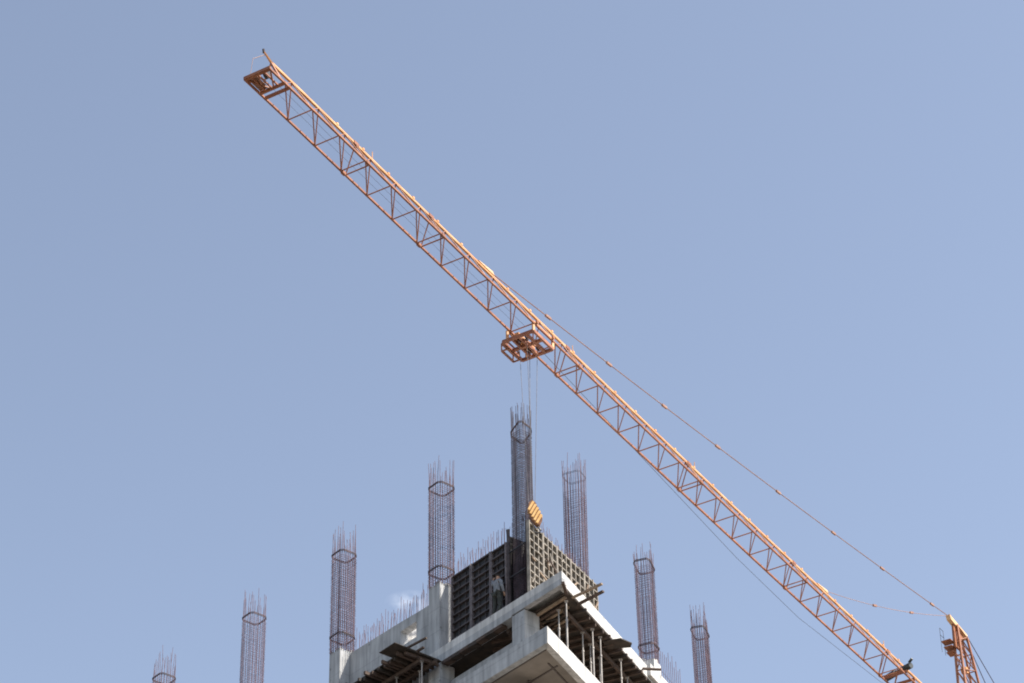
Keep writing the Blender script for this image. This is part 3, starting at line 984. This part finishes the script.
# trolley with maintenance basket
fz = -.36
m = CM()
a0, a1, b0, b1 = 15.25, 16.72, -.38, 1.05
for t in (b0, b1, .05, .36, .70):
    m.bar(JP(a0, t, fz), JP(a1, t, fz), .09 if t in (b0, b1) else .085, .13)
for s in (a0, a1, 15.95):
    m.bar(JP(s, b0, fz), JP(s, b1, fz), .10, .13)
m.bar(JP(a0, .36, fz), JP(a1, .70, fz), .05, .05)
trol = m.fin('trolley', TROLLEY_RED)
m = CM()
for s in (a0, a1):
    for t in (b1, -.16):
        m.bar(JP(s, t, fz), JP(s, t, .10), .075, .10)
for t in (b1, -.16):
    m.bar(JP(a0, t, .10), JP(a1, t, .10), .06, .07)
m.fin('hanger', ORANGE, trol)
for s in (a0+.12, a1-.12):
    for t in (-.085, WJ+.085):
        m = CM(); m.tube([JP(s, t-.03, .09), JP(s, t+.03, .09)], .08, 12); m.fin('wheel', ORANGE_SHADE, trol)
m = CM()
m.hexa([JP(15.35, .12, fz+.07), JP(16.6, .12, fz+.07), JP(16.6, .30, fz+.07), JP(15.35, .30, fz+.07)],
       [JP(15.35, .12, fz+.30), JP(16.6, .12, fz+.30), JP(16.6, .30, fz+.30), JP(15.35, .30, fz+.30)])
m.fin('rope_guard', ORANGE, trol)
for s in (15.55, 16.35):
    for t in (.20, .56):
        m = CM(); m.tube([JP(s, t-.02, fz+.04), JP(s, t+.02, fz+.04)], .13, 14); m.fin('sheave', REBAR_DARK, trol)
m = CM()
bz0, bz1 = fz-.14, fz+.22
cor = [(15.58, -.36), (16.46, -.36), (16.46, -.64), (15.58, -.64)]
for z in (bz0, bz1):
    for i in range(4):
        m.bar(JP(*cor[i], z), JP(*cor[(i+1) % 4], z), .05, .05)
for c_ in cor:
    m.bar(JP(*c_, bz0), JP(*c_, bz1), .04, .04)
m.bar(JP(15.62, -.58, bz0), JP(16.38, -.58, bz0), .03, .03)
m.fin('basket', ORANGE_SHADE, trol)

# hook block and hoist ropes
HB = Vector((.73, 91.93, 59.62))
body = MB()
def slab(mb, cx_, cz_, ln, th, dy):
    """slanted plate in the local xz plane"""
    d_ = Vector((.46, 0, .89)); n_ = Vector((.89, 0, -.46))
    c_ = Vector((cx_, 0, cz_))
    q = [c_-d_*ln/2-n_*th/2, c_+d_*ln/2-n_*th/2, c_+d_*ln/2+n_*th/2, c_-d_*ln/2+n_*th/2]
    y = Vector((0, dy, 0))
    mb.add([p-y for p in q]+[p+y for p in q], [(0, 1, 2, 3), (7, 6, 5, 4), (0, 4, 5, 1), (1, 5, 6, 2), (2, 6, 7, 3), (3, 7, 4, 0)])
prof = [(-.20, 1.02), (-.08, 1.12), (.02, 1.02), (.20, .60), (.28, .30), (.18, .05), (.05, .02), (-.14, .32), (-.24, .70)]
n_ = len(prof)
body.add([(x, -.10, z) for x, z in prof]+[(x, .10, z) for x, z in prof],
         [tuple(range(n_)), tuple(range(2*n_-1, n_-1, -1))]+[(i, (i+1) % n_, (i+1) % n_+n_, i+n_) for i in range(n_)])
hk = body.build('hook_block', BROWN, crane, HB-cb)
for i in range(5):
    f = i/4
    m = MB()
    slab(m, -.13+.29*f, .84-.58*f, .40+.06*math.sin(f*3.14), .082, .16)
    m.build('weight_plate', YELLOW, hk)
for y in (-.06, .06):
    MB().tube([(-.06, y-.03, .92), (-.06, y+.03, .92)], .13, 16).build('sheave', BLACK, hk)
m = MB()
arc = [(.10, .0, .06), (.12, 0, -.04), (.17, 0, -.09), (.21, 0, -.16), (.18, 0, -.25), (.10, 0, -.29), (.02, 0, -.26), (-.01, 0, -.20)]
m.tube(arc, [.03, .03, .035, .04, .04, .035, .025, .015], 8)
m.build('hook', BLACK, hk)
tops = [JP(15.55, .20, fz), JP(16.35, .20, fz), JP(15.55, .56, fz), JP(16.35, .56, fz)]
offs = [(-.22, -.06), (-.14, .06), (-.04, -.06), (.02, .06)]
for tp, (ox, oy) in zip(tops, offs):
    m = CM()
    b = HB+Vector((ox, oy, 1.0))
    m.tube([tp, b], .010, 4)
    m.fin('hoist_rope', ROPE)

# tower head
ST = 57.0
def TP(s, t, h):
    return OJ+(j*s+pj*t+zv*h)*KJ
apex = TP(ST+.2, .54, 7.05)
m = CM()
lo = [TP(ST+.5, .30, 0), TP(ST+.5, .86, 0), TP(ST+3.7, .90, -.2), TP(ST+3.7, .25, -.2)]
hi = [TP(ST+.6, .44, 6.95), TP(ST+.6, .68, 6.95), TP(ST+1.75, .68, 6.75), TP(ST+1.75, .40, 6.75)]
for a, b in zip(lo, hi):
    m.bar(a, b, .10, .10)
head = m.fin('tower_head', ORANGE_SHADE)
m = CM()
for k in range(8):
    f0, f1 = k/8, (k+1)/8
    for e in range(4):
        a, b = lo[e].lerp(hi[e], f0), lo[(e+1) % 4].lerp(hi[(e+1) % 4], f1)
        m.tube([a, b] if k % 2 else [lo[(e+1) % 4].lerp(hi[(e+1) % 4], f0), lo[e].lerp(hi[e], f1)], .028, 5)
        m.tube([lo[e].lerp(hi[e], f1), b], .028, 5)
m.fin('head_bracing', ORANGE_SHADE, head)
m = CM()
m.hexa([TP(ST-.10, .42, 6.96), TP(ST+1.9, .42, 6.72), TP(ST+1.9, .66, 6.72), TP(ST-.10, .66, 6.96)],
       [TP(ST-.20, .42, 7.20), TP(ST+1.9, .42, 6.98), TP(ST+1.9, .66, 6.98), TP(ST-.20, .66, 7.20)])
m.fin('apex_beam', CREAM, head)
m = CM()
m.hexa([TP(ST+.35, .50, 5.6), TP(ST+.75, .50, 5.6), TP(ST+.75, .58, 5.6), TP(ST+.35, .58, 5.6)],
       [TP(ST+.30, .50, 6.94), TP(ST+1.5, .50, 6.80), TP(ST+1.5, .58, 6.80), TP(ST+.30, .58, 6.94)])
m.fin('gusset_plate', ORANGE_SHADE, head)
m = CM()
m.tube([TP(ST+1.2, .40, 4.6), TP(ST+1.2, .70, 4.6)], .17, 12)
m.fin('rope_sheave', ORANGE, head)
for i_, hh in enumerate((5.95, 5.65, 5.38)):
    m = CM()
    s_ = ST+.10+i_*.12
    t_0 = -.10+i_*.06
    m.hexa([TP(s_, t_0, hh), TP(s_+.5, t_0, hh), TP(s_+.5, .42, hh), TP(s_, .42, hh)],
           [TP(s_, t_0, hh+.05), TP(s_+.5, t_0, hh+.05), TP(s_+.5, .42, hh+.05), TP(s_, .42, hh+.05)])
    m.fin('service_platform', ORANGE_SHADE, head)
m = CM()
for s in (ST-.02, ST+.40):
    m.tube([TP(s, -.05, 5.3), TP(s, -.05, 6.7)], .013, 5)
for h_ in (6.3, 6.7):
    m.tube([TP(ST-.02, -.05, h_), TP(ST+.4, -.05, h_)], .013, 5)
m.fin('guard_rail', ROPE, head)
# pendants
def pend(s_at, sagm, links, r=.030):
    a = JP(s_at, WJ/2, HJ+.12)
    b = apex+Vector((0, 0, .1))-j*.35
    def at(f):
        return a.lerp(b, f)-zv*sagm*4*f*(1-f)
    m = CM()
    m.tube([at(i/54) for i in range(55)], r, 6)
    o = m.fin('pendant_bar', PEND)
    for f in links:
        q = at(f)
        d = (at(f+.01)-at(f-.01)).normalized()
        m = CM()
        m.bar(q-d*.2, q+d*.2, .08, .095)
        m.fin('link_plate', PEND, o)
    return o
pend(12.8, .22, (0.102, 0.214, 0.322, 0.433, 0.567, 0.698, 0.821, 0.955), .021)
pend(41.9, .28, (.38, .68), .012)
for s in (12.8, 41.9):
    m = CM()
    m.hexa([JP(s-.9, WJ/2-.07, HJ+.068), JP(s+.3, WJ/2-.07, HJ+.068), JP(s+.3, WJ/2+.07, HJ+.068), JP(s-.9, WJ/2+.07, HJ+.068)],
           [JP(s-.7, WJ/2-.05, HJ+.13), JP(s+.2, WJ/2-.05, HJ+.22), JP(s+.2, WJ/2+.05, HJ+.22), JP(s-.7, WJ/2+.05, HJ+.13)])
    m.fin('pendant_lug', CREAM, jib)
# back pendants, counter jib, mast (beyond the frame)
for dt in (.02, .42):
    m = CM()
    m.tube([TP(ST+1.8, .54+dt*.3, 6.85), TP(ST+9.6 if dt < .1 else ST+13.4, .54+dt*1.6, .30)], .022, 6)
    m.fin('back_pendant', REBAR_GREY)
m = CM()
for t in (-.1, 1.18):
    m.bar(TP(ST+1.2, t, 0), TP(ST+14, t, 0), .15, .25)
for i in range(9):
    m.bar(TP(ST+1.4+i*1.5, -.1, 0), TP(ST+1.4+i*1.5, 1.18, 0), .08, .12)
cj = m.fin('counter_jib', ORANGE_SHADE)
for i in range(3):
    m = CM()
    x = ST+11+i*.9
    m.hexa([TP(x, .05, -1.6), TP(x+.7, .05, -1.6), TP(x+.7, 1.03, -1.6), TP(x, 1.03, -1.6)], [TP(x, .05, .3), TP(x+.7, .05, .3), TP(x+.7, 1.03, .3), TP(x, 1.03, .3)])
    m.fin('counterweight', CONC, cj)
m = CM()
qd = [(ST-.8, -.26), (ST+.8, -.26), (ST+.8, 1.34), (ST-.8, 1.34)]
for s, t in qd:
    m.bar(TP(s, t, -70), TP(s, t, -1.0), .18, .18)
for k in range(36):
    z0, z1 = -70+k*1.92, -70+(k+1)*1.92
    for e in range(4):
        a, b = qd[e], qd[(e+1) % 4]
        m.bar(TP(*a, z1), TP(*b, z1), .08, .08)
        m.bar(TP(*(a if k % 2 else b), z0), TP(*(b if k % 2 else a), z1), .07, .07)
m.fin('mast', ORANGE_SHADE)
m = CM()
m.tube([TP(ST, .54, -1.0), TP(ST, .54, -.25)], 1.15, 20)
m.fin('slewing_ring', BLACK)
m = CM()
m.hexa([TP(ST-1.6, -1.9, -2.6), TP(ST+.2, -1.9, -2.6), TP(ST+.2, -.5, -2.6), TP(ST-1.6, -.5, -2.6)],
       [TP(ST-1.7, -1.9, -.4), TP(ST+.2, -1.9, -.4), TP(ST+.2, -.5, -.4), TP(ST-1.7, -.5, -.4)])
cab = m.fin('cab', CREAM)
m = CM()
m.hexa([TP(ST-1.74, -1.8, -1.9), TP(ST-1.66, -1.8, -1.9), TP(ST-1.66, -.6, -1.9), TP(ST-1.74, -.6, -1.9)],
       [TP(ST-1.76, -1.8, -.6), TP(ST-1.66, -1.8, -.6), TP(ST-1.66, -.6, -.6), TP(ST-1.76, -.6, -.6)])
m.fin('windscreen', GLASS, cab)
# trolley winch across the jib near its foot
m = CM()
m.tube([JP(49.62, -.12, .34), JP(49.40, .50, .36)], .16, 12)
m.tube([JP(49.40, .50, .36), JP(49.35, .80, .36)], .10, 10)
wn = m.fin('trolley_winch', BLACK)
m = CM()
m.tube([JP(49.38, .84, .40), JP(49.20, 1.40, .40)], .15, 12)
m.bar(JP(49.22, 1.30, .58), JP(49.12, 1.52, .68), .10, .08)
m.fin('motor', GREENBLK, wn)
m = CM()
for s in (49.15, 50.05):
    m.bar(JP(s, -.02, .12), JP(s, WJ+.1, .12), .09, .12)
m.fin('mounting_frame', ORANGE_SHADE, wn)
